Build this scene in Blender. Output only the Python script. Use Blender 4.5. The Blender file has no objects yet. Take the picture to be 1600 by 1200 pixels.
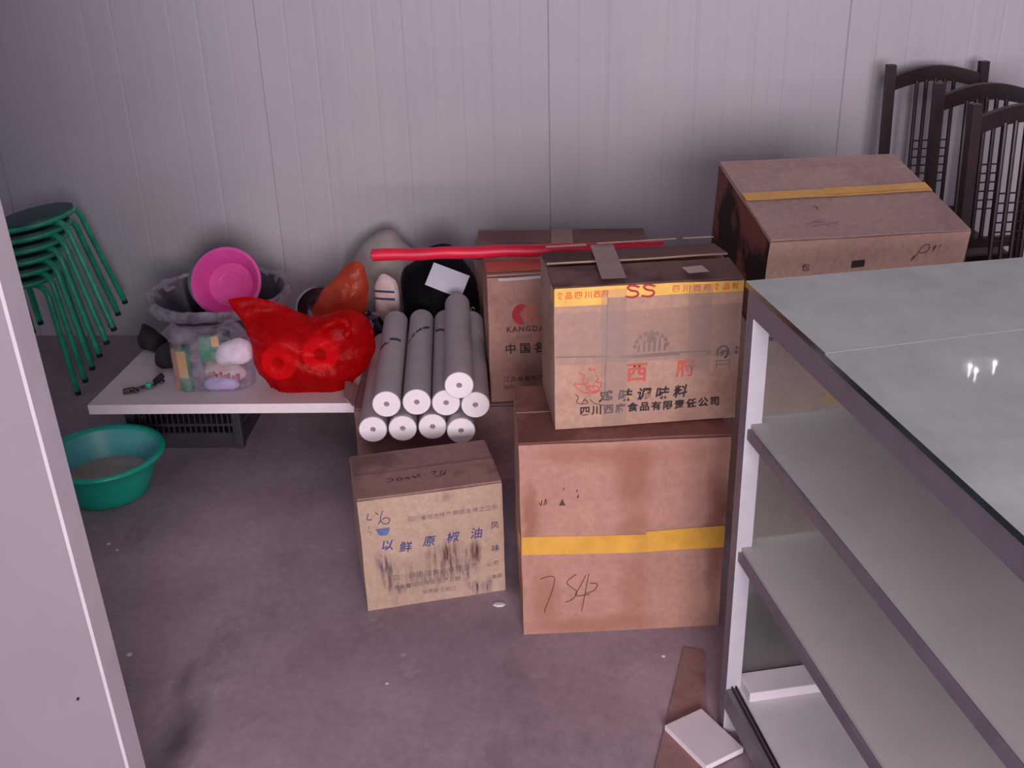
import bpy, bmesh, math, random
from mathutils import Vector, Matrix, noise
C = bpy.context.scene.collection
R = math.radians
random.seed(7)

# ---------------------------------------------------------------- camera
cam_d = bpy.data.cameras.new('camera')
cam = bpy.data.objects.new('camera', cam_d)
C.objects.link(cam)
cam_d.sensor_fit = 'HORIZONTAL'; cam_d.sensor_width = 36; cam_d.lens = 1686 / 1600 * 36
cam_d.clip_start = .02
cam.matrix_world = Matrix(((.9982, .0011, .0597, 0), (.0536, .4248, -.9037, 0),
                           (-.0264, .9053, .4240, 1.55), (0, 0, 0, 1)))
bpy.context.scene.camera = cam
# ---------------------------------------------------------------- world, daylight from the open shop front, weak side fill
w = bpy.data.worlds.new('world'); bpy.context.scene.world = w; w.use_nodes = True
bg = w.node_tree.nodes['Background']; bg.inputs[0].default_value = (.80, .80, 1.0, 1); bg.inputs[1].default_value = .36
def area(name, loc, rot, sx, sy, power, col):
    d = bpy.data.lights.new(name, 'AREA'); d.shape = 'RECTANGLE'; d.size = sx; d.size_y = sy
    d.energy = power; d.color = col
    o = bpy.data.objects.new(name, d); C.objects.link(o); o.location = loc; o.rotation_euler = rot
area('doorway_daylight', (.62, -2.3, 1.55), (R(88), 0, R(4)), 1.7, 1.2, 184, (1.0, .93, .97))
area('side_fill', (-2.0, -1.6, 2.0), (R(80), 0, R(-20)), .8, 1.2, 3, (.95, .93, 1.0))  # weak fill light added on the left
vs = bpy.context.scene.view_settings
bpy.context.scene.display_settings.display_device = 'sRGB'
vs.view_transform = 'Standard'; vs.look = 'None'; vs.gamma = 1; vs.use_curve_mapping = False; vs.exposure = 0.0

# ---------------------------------------------------------------- materials
def lin(c):
    return tuple(((v / 255) / 12.92 if v / 255 <= .04045 else ((v / 255 + .055) / 1.055) ** 2.4) for v in c) + (1,)
class NT:
    def __init__(s, name):
        s.m = bpy.data.materials.new(name); s.m.use_nodes = True
        s.t = s.m.node_tree; s.t.nodes.clear()
        s.out = s.n('ShaderNodeOutputMaterial')
    def n(s, k, **kw):
        x = s.t.nodes.new(k)
        for a, b in kw.items():
            if a in x.inputs: x.inputs[a].default_value = b
            else: setattr(x, a, b)
        return x
    def l(s, a, b): s.t.links.new(a, b)
    def coord(s, scale=(1, 1, 1), loc=(0, 0, 0)):
        tc = s.n('ShaderNodeTexCoord'); mp = s.n('ShaderNodeMapping'); s.l(tc.outputs['Object'], mp.inputs[0])
        mp.inputs['Scale'].default_value = scale; mp.inputs['Location'].default_value = loc
        return mp.outputs[0]
    def noise(s, co, sc, det=4, rough=.6):
        x = s.n('ShaderNodeTexNoise'); x.inputs['Scale'].default_value = sc; x.inputs['Detail'].default_value = det
        x.inputs['Roughness'].default_value = rough; s.l(co, x.inputs['Vector']); return x.outputs['Fac']
    def ramp(s, fac, stops):
        r = s.n('ShaderNodeValToRGB'); e = r.color_ramp.elements
        e[0].position, e[0].color = stops[0]; e[1].position, e[1].color = stops[-1]
        for p, c in stops[1:-1]:
            q = e.new(p); q.color = c
        s.l(fac, r.inputs[0]); return r.outputs[0]
    def mix(s, f, a, b, mode='MIX'):
        x = s.n('ShaderNodeMix'); x.data_type = 'RGBA'; x.blend_type = mode
        for v, i in ((f, 0), (a, 6), (b, 7)):
            if hasattr(v, 'type') or hasattr(v, 'is_linked'): s.l(v, x.inputs[i])
            else: x.inputs[i].default_value = v
        return x.outputs[2]
    def bump(s, h, strength=.2, dist=.002):
        b = s.n('ShaderNodeBump'); b.inputs['Strength'].default_value = strength; b.inputs['Distance'].default_value = dist
        s.l(h, b.inputs['Height']); return b.outputs[0]
    def bsdf(s, col, rough=.7, metal=0, nrm=None, spec=.5, alpha=None, trans=0):
        p = s.n('ShaderNodeBsdfPrincipled')
        if hasattr(col, 'is_linked'): s.l(col, p.inputs['Base Color'])
        else: p.inputs['Base Color'].default_value = col
        if hasattr(rough, 'is_linked'): s.l(rough, p.inputs['Roughness'])
        else: p.inputs['Roughness'].default_value = rough
        p.inputs['Metallic'].default_value = metal; p.inputs['Specular IOR Level'].default_value = spec
        if nrm: s.l(nrm, p.inputs['Normal'])
        if alpha is not None:
            if hasattr(alpha, 'is_linked'): s.l(alpha, p.inputs['Alpha'])
            else: p.inputs['Alpha'].default_value = alpha
        s.l(p.outputs[0], s.out.inputs[0]); return p
G1 = (1, 1, 1, 1); G0 = (0, 0, 0, 1)
def plain(name, c, rough=.6, metal=0, var=.12, scale=12, spec=.5, bump=0):
    t = NT(name); co = t.coord(); f = t.noise(co, scale)
    a = lin(c); d = tuple(v * (1 - var * 2) for v in a[:3]) + (1,); b = tuple(min(1, v * (1 + var)) for v in a[:3]) + (1,)
    nr = t.bump(t.noise(co, scale * 6), bump, .002) if bump else None
    t.bsdf(t.ramp(f, [(.3, d), (.7, b)]), rough, metal, nr, spec); return t.m
def cardboard(name, c, dark, seed=0, stain=.5, lo=.52, hi=.60, streak=0, streakc=(60, 40, 45)):
    t = NT(name); co = t.coord(loc=(seed * 3.1, seed * 1.7, seed)); a = lin(c); d = lin(dark)
    s1 = t.ramp(t.noise(co, 5.5, 5, .5), [(lo, G0), (hi, (stain,) * 3 + (1,))])
    col = t.mix(s1, a, d)
    fine = t.ramp(t.noise(co, 60, 5, .7), [(.3, (.80, .80, .80, 1)), (.7, (1.08, 1.06, 1.06, 1))])
    col = t.mix(1.0, col, fine, 'MULTIPLY')
    big = t.ramp(t.noise(co, 2.2, 2), [(.3, (.84, .82, .84, 1)), (.7, (1.06, 1.05, 1.03, 1))])
    col = t.mix(1.0, col, big, 'MULTIPLY')
    if streak:
        cs = t.coord(scale=(34, 34, 3.2), loc=(seed, 2, 1))
        st = t.noise(cs, 1.6, 5, .65)
        co2 = t.coord(scale=(1, 1, 1.1), loc=(seed * .7, 1, .4))
        reg = t.ramp(t.noise(co2, 7.5, 2), [(.48, G0), (.60, G1)])
        sm = t.ramp(st, [(.50, G0), (.64, (streak,) * 3 + (1,))])
        col = t.mix(t.mix(1.0, reg, sm, 'MULTIPLY'), col, lin(streakc))
    wv = t.n('ShaderNodeTexWave', wave_type='BANDS', bands_direction='X'); wv.inputs['Scale'].default_value = 70
    t.l(co, wv.inputs['Vector'])
    nr = t.bump(wv.outputs['Fac'], .06, .001)
    t.bsdf(col, .78, 0, nr, .25); return t.m
def spotted(name, c, spots, seed=0, streaky=0, lo=.75):
    """cardboard with stains and painted shade at fixed places: (x, z, rx, rz, colour, strength)"""
    t = NT(name); co = t.coord(); a = lin(c)
    fine = t.ramp(t.noise(co, 60, 5, .7), [(.3, (.82, .82, .82, 1)), (.7, (1.08, 1.06, 1.06, 1))])
    col = t.mix(1.0, a, fine, 'MULTIPLY')
    big = t.ramp(t.noise(co, 4.2, 3), [(.3, (.88, .85, .85, 1)), (.7, (1.05, 1.05, 1.04, 1))])
    col = t.mix(1.0, col, big, 'MULTIPLY')
    nz = t.n('ShaderNodeTexNoise'); nz.inputs['Scale'].default_value = 14; nz.inputs['Detail'].default_value = 5; t.l(co, nz.inputs['Vector'])
    vm = t.n('ShaderNodeVectorMath', operation='MULTIPLY_ADD'); t.l(nz.outputs['Color'], vm.inputs[0]); vm.inputs[1].default_value = (.05, 0, .05); 
    ad = t.n('ShaderNodeVectorMath', operation='SUBTRACT'); t.l(co, ad.inputs[0]); ad.inputs[1].default_value = (.025, 0, .025); t.l(ad.outputs[0], vm.inputs[2])
    st = t.ramp(t.noise(t.coord(scale=(1, 1, .12)), 110, 4, .7), [(.42, (1 - streaky,) * 3 + (1,)), (.58, G1)])
    for (x, z, rx, rz, cc, k) in spots:
        sb_ = t.n('ShaderNodeVectorMath', operation='SUBTRACT'); t.l(vm.outputs[0], sb_.inputs[0]); sb_.inputs[1].default_value = (x, 0, z)
        ml = t.n('ShaderNodeVectorMath', operation='MULTIPLY'); t.l(sb_.outputs[0], ml.inputs[0]); ml.inputs[1].default_value = (1 / rx, 0, 1 / rz)
        ln = t.n('ShaderNodeVectorMath', operation='LENGTH'); t.l(ml.outputs[0], ln.inputs[0])
        f = t.ramp(ln.outputs['Value'], [(lo, (k,) * 3 + (1,)), (1.0, G0)])
        col = t.mix(t.mix(1.0, f, st, 'MULTIPLY'), col, lin(cc))
    t.bsdf(col, .78, 0, t.bump(t.noise(co, 80, 3), .08, .001), .25); return t.m
def glassy(name, tint, dust, dustc, gloss_rough=.04, lo=.35, hi=.65, dmin=None, ior=1.5):
    t = NT(name); co = t.coord()
    tr = t.n('ShaderNodeBsdfTransparent'); tr.inputs[0].default_value = tint
    gl = t.n('ShaderNodeBsdfGlossy'); gl.inputs['Roughness'].default_value = gloss_rough
    fr = t.n('ShaderNodeFresnel'); fr.inputs['IOR'].default_value = ior
    m1 = t.n('ShaderNodeMixShader'); t.l(fr.outputs[0], m1.inputs[0]); t.l(tr.outputs[0], m1.inputs[1]); t.l(gl.outputs[0], m1.inputs[2])
    df = t.n('ShaderNodeBsdfDiffuse'); df.inputs[0].default_value = lin(dustc)
    if dmin is None: dmin = dust * .75
    f = t.ramp(t.noise(co, 6, 6, .65), [(lo, (dmin,) * 3 + (1,)), (hi, (dust,) * 3 + (1,))])
    m2 = t.n('ShaderNodeMixShader'); t.l(f, m2.inputs[0]); t.l(m1.outputs[0], m2.inputs[1]); t.l(df.outputs[0], m2.inputs[2])
    t.l(m2.outputs[0], t.out.inputs[0]); return t.m
def film(name, c, dens, rough=.25, scale=26, translucent=.4):
    """thin crinkled plastic: part see-through, part tinted translucent sheet with gloss"""
    t = NT(name); co = t.coord()
    v = t.noise(co, scale, 5, .7)
    nr = t.bump(v, .9, .006)
    tr = t.n('ShaderNodeBsdfTransparent'); a = lin(c)
    tr.inputs[0].default_value = tuple(min(1, x ** .5) for x in a[:3]) + (1,)
    p = t.n('ShaderNodeBsdfPrincipled'); p.inputs['Base Color'].default_value = a; p.inputs['Roughness'].default_value = rough
    t.l(nr, p.inputs['Normal'])
    tl = t.n('ShaderNodeBsdfTranslucent'); tl.inputs[0].default_value = a; t.l(nr, tl.inputs['Normal'])
    m0 = t.n('ShaderNodeMixShader'); m0.inputs[0].default_value = translucent
    t.l(p.outputs[0], m0.inputs[1]); t.l(tl.outputs[0], m0.inputs[2])
    f = t.ramp(v, [(.35, (max(0, dens - .18),) * 3 + (1,)), (.65, (min(1, dens + .15),) * 3 + (1,))])
    m = t.n('ShaderNodeMixShader'); t.l(f, m.inputs[0]); t.l(tr.outputs[0], m.inputs[1]); t.l(m0.outputs[0], m.inputs[2])
    t.l(m.outputs[0], t.out.inputs[0]); return t.m

def mat_floor():
    t = NT('concrete'); co = t.coord()
    base = t.ramp(t.noise(co, 1.6, 6, .6), [(.30, lin((128, 108, 120))), (.5, lin((154, 134, 143))), (.72, lin((178, 158, 166)))])
    fine = t.ramp(t.noise(co, 45, 6, .7), [(.3, (.84, .83, .86, 1)), (.7, (1.08, 1.06, 1.08, 1))])
    col = t.mix(1.0, base, fine, 'MULTIPLY')
    spots = t.ramp(t.noise(co, 22, 3, .5), [(.70, G0), (.76, (.5, .5, .5, 1))])
    col = t.mix(spots, col, lin((190, 178, 182)))
    dirt = t.ramp(t.noise(t.coord(scale=(1, .5, 1), loc=(4, 2, 0)), 4.5, 6, .7), [(.56, G0), (.68, (.35, .35, .35, 1))])
    col = t.mix(dirt, col, lin((84, 66, 74)))
    for (x, y, rx, ry, k) in ((-.800, 1.62, .060, .17, .75), (-.845, 1.80, .03, .09, .5)):     # soft dark ovals near the left partition
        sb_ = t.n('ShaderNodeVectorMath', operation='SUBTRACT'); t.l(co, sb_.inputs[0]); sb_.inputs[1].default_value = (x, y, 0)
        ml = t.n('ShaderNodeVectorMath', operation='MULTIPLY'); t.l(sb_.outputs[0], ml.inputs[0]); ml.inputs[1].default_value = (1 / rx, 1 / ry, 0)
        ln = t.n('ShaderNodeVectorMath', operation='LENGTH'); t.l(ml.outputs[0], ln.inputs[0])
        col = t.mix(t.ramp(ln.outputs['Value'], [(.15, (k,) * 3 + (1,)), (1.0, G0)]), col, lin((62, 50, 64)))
    pale = t.ramp(t.noise(t.coord(loc=(1.5, .3, 0)), 9, 6, .75), [(.60, G0), (.72, (.45, .45, .45, 1))])
    col = t.mix(pale, col, lin((186, 170, 176)))
    t.bsdf(col, .6, 0, t.bump(t.noise(co, 70, 5, .7), .25, .002), .35); return t.m
def mat_wall():
    t = NT('painted_steel_panel'); co = t.coord(); 
    col = t.ramp(t.noise(co, .9, 4), [(.3, lin((180, 172, 182))), (.7, lin((196, 188, 194)))])
    st = t.ramp(t.noise(t.coord(scale=(14, 1, .7)), 2.5, 4), [(.5, G0), (.8, (.25, .25, .25, 1))])
    col = t.mix(st, col, lin((158, 152, 168)))
    t.bsdf(col, .55, 0, t.bump(t.noise(co, 90, 3), .05, .001), .4); return t.m
M = {}
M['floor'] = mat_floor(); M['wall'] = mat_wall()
M['ceiling'] = plain('ceiling_white', (190, 186, 190), .8)
M['door'] = plain('grey_white_laminate', (142, 131, 141), .55, var=.03, scale=3)
M['trim'] = plain('pale_edge_trim', (200, 190, 200), .35, var=.04)
M['alu'] = plain('brushed_aluminium', (124, 113, 126), .45, .25, var=.08, scale=20)
M['alu_front'] = plain('lit_tone_aluminium', (196, 188, 198), .5, .15, var=.05, scale=14)  # paler copy of the frame metal, daylight painted on near post faces
M['track'] = plain('black_rubber_track', (38, 28, 32), .6)
M['glass_top'] = glassy('dusty_green_glass', (.78, .88, .85, 1), .72, (212, 216, 214), .025, .3, .7, .50)
M['glass_edge'] = plain('dark_green_glass_edge', (12, 44, 42), .15, spec=.8)
M['glass_shelf'] = glassy('dusty_shelf_glass', (.86, .90, .88, 1), .80, (204, 196, 194), .12, .3, .7, .66)
M['glass_pane'] = glassy('clear_pane_glass', (.90, .95, .94, 1), .13, (176, 166, 168), .03, .3, .7, .07)
M['base'] = plain('white_base_board', (212, 204, 208), .6, var=.06, scale=6)
M['tile'] = plain('white_tile', (216, 204, 212), .5, var=.03, scale=8)
M['tile_edge'] = plain('white_tile_edge', (238, 226, 232), .6, var=.03)
M['plank'] = cardboard('dusty_brown_board', (150, 112, 110), (110, 78, 78), 9, .6)
br, pu = (84, 52, 50), (62, 44, 84)
M['small_c'] = spotted('smudged_pale_cardboard', (188, 160, 142), [(.17, .09, .15, .075, (128, 104, 98), .55), (.045, .125, .024, .036, pu, .9), (.055, .085, .018, .05, br, .75), (.07, .055, .024, .024, pu, .6), (.19, .130, .05, .050, br, .85),
    (.205, .095, .035, .05, br, .7), (.262, .125, .020, .040, br, .95), (.245, .08, .012, .07, pu, .6), (.262, .022, .018, .026, pu, .95), (.288, .028, .014, .032, pu, .9), (.17, .07, .09, .018, (110, 88, 96), .6), (.066, .022, .014, .03, br, .5), (.20, .28, .03, .02, (140, 110, 100), .7)], 3, .85, .3)
M['small_top'] = cardboard('dirty_cardboard_top', (158, 122, 114), (112, 82, 80), 4, .7)
dk = (146, 92, 74)
M['big_c'] = spotted('oil_stained_shadowed_cardboard', (184, 138, 124), [(.240, .39, .050, .11, dk, .6), (.225, .45, .10, .04, dk, .5), (.245, .27, .050, .05, dk, .55), (.25, .11, .045, .15, dk, .4), (.12, .462, .12, .03, dk, .45), (.020, .30, .020, .12, dk, .7), (.425, .25, .030, .27, (126, 76, 62), .7),  # tall oval at the right edge is the case post's shadow, painted in
    (.05, .10, .04, .10, dk, .5), (.16, .02, .18, .035, dk, .55), (.36, .45, .10, .03, dk, .25)], 5, 0, .35)
M['big_top'] = cardboard('reddish_cardboard_top', (140, 92, 84), (108, 66, 60), 6, .7)
M['ss_c'] = cardboard('taped_tan_cardboard', (190, 152, 134), (166, 122, 106), 7, .5)
M['ss_top'] = cardboard('dark_worn_cardboard', (118, 88, 84), (78, 54, 54), 8, .8)
M['kg_c'] = cardboard('plain_tan_cardboard', (176, 134, 122), (150, 106, 98), 10, .5)
M['up_c'] = cardboard('clean_tan_cardboard', (208, 170, 152), (184, 146, 134), 11, .4)
M['up_top'] = cardboard('mauve_cardboard_top', (188, 160, 152), (168, 134, 132), 12, .5)
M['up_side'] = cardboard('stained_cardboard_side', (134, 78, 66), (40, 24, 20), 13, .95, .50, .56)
M['und_c'] = cardboard('brown_cardboard', (158, 120, 118), (128, 90, 88), 14, .5)
M['back_c'] = cardboard('dull_cardboard', (152, 118, 112), (128, 94, 90), 15, .5)
M['flap_edge'] = plain('grimy_cardboard_edge', (150, 118, 104), .8)
M['edge'] = plain('raw_cardboard_edge', (206, 180, 156), .8, var=.1, scale=60)
M['yellow'] = plain('yellow_tape', (222, 164, 70), .32, var=.08, scale=25)
M['yellow2'] = plain('yellow_printed_tape', (238, 186, 92), .35, var=.10, scale=18)
M['tan_tape'] = plain('tan_tape', (182, 152, 134), .35, var=.06)
M['top_tape'] = plain('grimy_tan_tape', (146, 116, 106), .35, var=.12)
M['white_tape'] = plain('white_tape', (196, 186, 196), .35, var=.05)
M['blue_ink'] = plain('blue_ink', (66, 62, 128), .6, var=.1)
M['navy'] = plain('navy_print', (50, 56, 96), .6, var=.1)
M['print_blue'] = plain('blue_wrapper_print', (34, 40, 84), .6)
M['cup'] = plain('blue_cup_print', (92, 116, 164), .6, var=.15, scale=60)
M['black_ink'] = plain('black_ink', (46, 34, 42), .6)
M['grey_ink'] = plain('faded_ink', (134, 110, 108), .7)
M['red_ink'] = plain('red_ink', (206, 92, 76), .6)
M['deep_red'] = plain('deep_red_ink', (178, 40, 56), .6)
M['orange_ink'] = plain('orange_ink', (214, 104, 48), .6)
M['brown_ink'] = plain('brown_ink', (92, 52, 48), .7)
M['clear_tape'] = glassy('clear_tape', (.95, .94, .95, 1), .24, (200, 180, 172), .20, .3, .7, .10)
M['wrap'] = plain('grey_wrapping_paper', (170, 158, 162), .6, var=.05, scale=14, bump=.15)
M['white_paper'] = plain('white_paper_ends', (250, 236, 242), .8, var=.015, scale=30)
M['hole'] = plain('paper_core', (150, 136, 140), .9)
M['red_roll'] = plain('red_plastic_sheet', (224, 22, 62), .42, var=.1, scale=9, bump=.1)
M['green'] = plain('green_enamel_tube', (44, 164, 128), .32, var=.18, scale=22)
M['green_seat'] = plain('dark_green_seat', (42, 78, 82), .5, var=.2, scale=16)
M['cap'] = plain('black_rubber_tip', (16, 20, 20), .7)
M['chair'] = plain('dark_mahogany_lacquer', (38, 9, 20), .45, var=.25, scale=10)
M['teal'] = plain('teal_plastic', (24, 176, 152), .38, var=.06, scale=8)
M['teal_in'] = plain('teal_plastic_inside', (96, 184, 184), .42, var=.10, scale=9)
M['water'] = plain('murky_brown_water', (186, 160, 154), .2, var=.15, scale=8)
M['pink'] = plain('pink_plastic', (228, 84, 168), .4, var=.08, scale=9)
M['greybowl'] = plain('grey_green_plastic', (106, 130, 132), .5)
M['steel'] = plain('stainless_steel', (150, 146, 160), .2, .95, var=.1)
M['dull_steel'] = plain('dull_aluminium', (126, 118, 132), .34, .8, var=.25, scale=9)
M['dark_steel'] = plain('dark_polished_steel', (70, 62, 78), .14, .95)
M['red_bag'] = film('red_plastic_film', (236, 26, 34), .50, .26, 34, .6)
M['orange_bag'] = film('orange_red_plastic_film', (204, 82, 56), .80, .35, 18, .35)
M['clear_bag'] = film('clear_plastic_film', (232, 226, 240), .17, .14, 22, .3)
M['rim_film'] = film('crinkled_rim_film', (222, 214, 226), .36, .2, 22, .3)
M['sack'] = plain('beige_woven_sack', (176, 162, 158), .8, var=.10, scale=7, bump=.4)
M['black_bag'] = plain('black_nylon', (7, 5, 11), .7, var=.2, spec=.12)
M['black_rag'] = plain('black_cloth', (30, 24, 30), .8)
M['crate'] = plain('black_crate_plastic', (58, 50, 62), .5, var=.15)
M['board'] = plain('white_tabletop_laminate', (206, 190, 196), .5, var=.05, scale=5)
M['board_edge'] = plain('white_lit_edge', (244, 228, 232), .6, var=.03, scale=40)  # paler than the board's top, frontal daylight put into the colour
M['yel_pack'] = plain('yellow_packaging', (232, 184, 92), .5)
M['green_pack'] = plain('green_packaging', (62, 142, 104), .5)
M['tan_pack'] = plain('orange_tan_packaging', (178, 128, 92), .5)
M['pinkpack'] = plain('pale_pink_packaging', (214, 186, 184), .5, var=.1, scale=30)
M['redpat'] = plain('faded_red_print', (160, 76, 84), .6)
M['lilac'] = plain('lilac_packaging', (196, 180, 214), .5)
M['silver'] = plain('small_metal_parts', (96, 84, 84), .4, .7)
M['note'] = plain('white_note_paper', (196, 190, 206), .8, var=.03)
M['debris'] = plain('white_crumb', (216, 206, 210), .8)

# ---------------------------------------------------------------- mesh helpers
def link(o, parent=None):
    C.objects.link(o)
    if parent: o.parent = parent
    return o
def tag(o, label=None, cat=None, group=None, kind=None):
    if label: o['label'] = label
    if cat: o['category'] = cat
    if group: o['group'] = group
    if kind: o['kind'] = kind
    return o
def empty(name, loc=(0, 0, 0), rz=0, **k):
    o = bpy.data.objects.new(name, None); C.objects.link(o)
    o.empty_display_size = .05; o.location = loc; o.rotation_euler = (0, 0, rz); return tag(o, **k)
class MB:
    def __init__(s): s.b = bmesh.new()
    def raw(s, vs, fs):
        v = [s.b.verts.new(p) for p in vs]
        for f in fs:
            try: s.b.faces.new([v[i] for i in f])
            except ValueError: pass
        return v
    def box(s, x0, x1, y0, y1, z0, z1, bev=0, rot=None):
        t = bmesh.new(); bmesh.ops.create_cube(t, size=1)
        for v in t.verts: v.co = Vector(((x0 + x1) / 2 + v.co.x * (x1 - x0), (y0 + y1) / 2 + v.co.y * (y1 - y0), (z0 + z1) / 2 + v.co.z * (z1 - z0)))
        if bev: bmesh.ops.bevel(t, geom=t.edges[:] , offset=bev, segments=2, affect='EDGES', profile=.6)
        if rot is not None: bmesh.ops.transform(t, matrix=rot, verts=t.verts)
        m = bpy.data.meshes.new('tmp'); t.to_mesh(m); t.free(); s.b.from_mesh(m); bpy.data.meshes.remove(m); return s
    def tube(s, pts, r, n=10, cap=True):
        pts = [Vector(p) for p in pts]; rr = r if isinstance(r, (list, tuple)) else [r] * len(pts)
        rings = []; up = None
        for i, p in enumerate(pts):
            d = (pts[min(i + 1, len(pts) - 1)] - pts[max(i - 1, 0)]).normalized()
            if up is None:
                up = Vector((0, 0, 1)) if abs(d.z) < .9 else Vector((1, 0, 0))
            a = d.cross(up).normalized(); b = a.cross(d).normalized(); up = b
            rings.append([s.b.verts.new(p + (a * math.cos(2 * math.pi * k / n) + b * math.sin(2 * math.pi * k / n)) * rr[i]) for k in range(n)])
        for i in range(len(rings) - 1):
            for k in range(n): s.b.faces.new((rings[i][k], rings[i][(k + 1) % n], rings[i + 1][(k + 1) % n], rings[i + 1][k]))
        if cap: s.b.faces.new(rings[0][::-1]); s.b.faces.new(rings[-1])
        return s
    def lathe(s, prof, n=40, closed=False, c=(0, 0)):
        rings = []
        for r, z in prof:
            if r < 1e-6: rings.append([s.b.verts.new((c[0], c[1], z))])
            else: rings.append([s.b.verts.new((c[0] + r * math.cos(2 * math.pi * k / n), c[1] + r * math.sin(2 * math.pi * k / n), z)) for k in range(n)])
        pr = list(zip(rings, rings[1:])) + ([(rings[-1], rings[0])] if closed else [])
        for A, B in pr:
            for k in range(n):
                k2 = (k + 1) % n
                if len(A) == 1 and len(B) == 1: continue
                if len(A) == 1: s.b.faces.new((A[0], B[k2], B[k]))
                elif len(B) == 1: s.b.faces.new((A[k], A[k2], B[0]))
                else: s.b.faces.new((A[k], A[k2], B[k2], B[k]))
        return s
    def build(s, name, mat, parent=None, smooth=False, recalc=True, angle=None):
        if recalc: bmesh.ops.recalc_face_normals(s.b, faces=s.b.faces)
        me = bpy.data.meshes.new(name); s.b.to_mesh(me); s.b.free()
        mats = mat if isinstance(mat, (list, tuple)) else [mat]
        for m in mats: me.materials.append(m)
        if smooth:
            me.polygons.foreach_set('use_smooth', [True] * len(me.polygons))
            me.set_sharp_from_angle(angle=R(angle or 40))
        return link(bpy.data.objects.new(name, me), parent)
def bx(name, mat, parent, *a, bev=0, **k): return MB().box(*a, bev=bev, **k).build(name, mat, parent)
def copy_tree(o, parent=None):
    c = o.copy(); C.objects.link(c); c.parent = parent
    for ch in list(o.children): copy_tree(ch, c)
    return c

# ================================================================ setting
fl = MB()
fl.box(-3.3, 3.3, -2.6, 3.8, -.12, 0)
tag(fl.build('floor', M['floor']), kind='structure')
# back wall of ribbed sandwich panels, each panel its own piece; ribs are 3 mm deep
PW = .985; P0 = -1.078 - 2 * PW
wall = empty('wall_back', (0, 3.75, 0)); tag(wall, kind='structure')
def wall_panel():
    m = MB(); H = 2.75; n = 10; prof = [(0.0004, .0018), (.003, .0)]
    for i in range(1, n):
        x = PW * i / n
        prof += [(x - .006, 0), (x - .0015, .0006 + .0005 * (i % 3)), (x + .0015, .0006 + .0005 * (i % 3)), (x + .008, 0)]
        if i % 2 == 0: prof += [(x + .020, -.0005), (x + .034, 0)]
    prof += [(PW - .003, 0), (PW - .0003, .0018)]
    vs = []; fs = []
    for x, y in prof: vs += [(x, y, 0), (x, y, H)]
    for i in range(len(prof) - 1): fs.append((2 * i, 2 * i + 2, 2 * i + 3, 2 * i + 1))
    k = len(vs); vs += [(0.002, .07, 0), (0.002, .07, H), (PW - .001, .07, 0), (PW - .001, .07, H)]
    L = 2 * len(prof)
    fs += [(0, 1, k + 1, k), (L - 2, k + 2, k + 3, L - 1), (k, k + 1, k + 3, k + 2)]
    m.raw(vs, fs); return m.build('wall_panel', M['wall'], wall)
p0 = wall_panel()
for i in range(6):
    p = p0 if i == 0 else p0.copy()
    if i: C.objects.link(p); p.parent = wall
    p.location = (P0 + i * PW, 0, 0)
tag(bx('wall_right', M['wall'], None, 3.2, 3.3, -2.6, 3.8, 0, 2.8), kind='structure')
tag(bx('ceiling', M['ceiling'], None, -3.3, 3.3, -2.6, 3.85, 2.76, 2.86), kind='structure')
# near partition leaf on the left with its pale edge lip
pt = empty('wall_left', (-.735, 1.30, 0), R(4)); pt.rotation_euler = (0, R(-1.3), R(4)); pt.location = (-.727, 1.30, 0); tag(pt, kind='structure')
bx('panel', M['door'], pt, -1.9, -.006, .0, .05, 0, 2.72)
bx('edge_trim', M['trim'], pt, -.0055, .0, -.003, .054, 0, 2.72)
MB().lathe([(0, -.003), (.002, -.003), (.002, .003), (0, .003)], 10).build('screw_head', M['black_ink'], pt).matrix_local = Matrix.Translation((-.052, -.001, .395)) @ Matrix.Rotation(R(90), 4, 'X')

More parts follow.
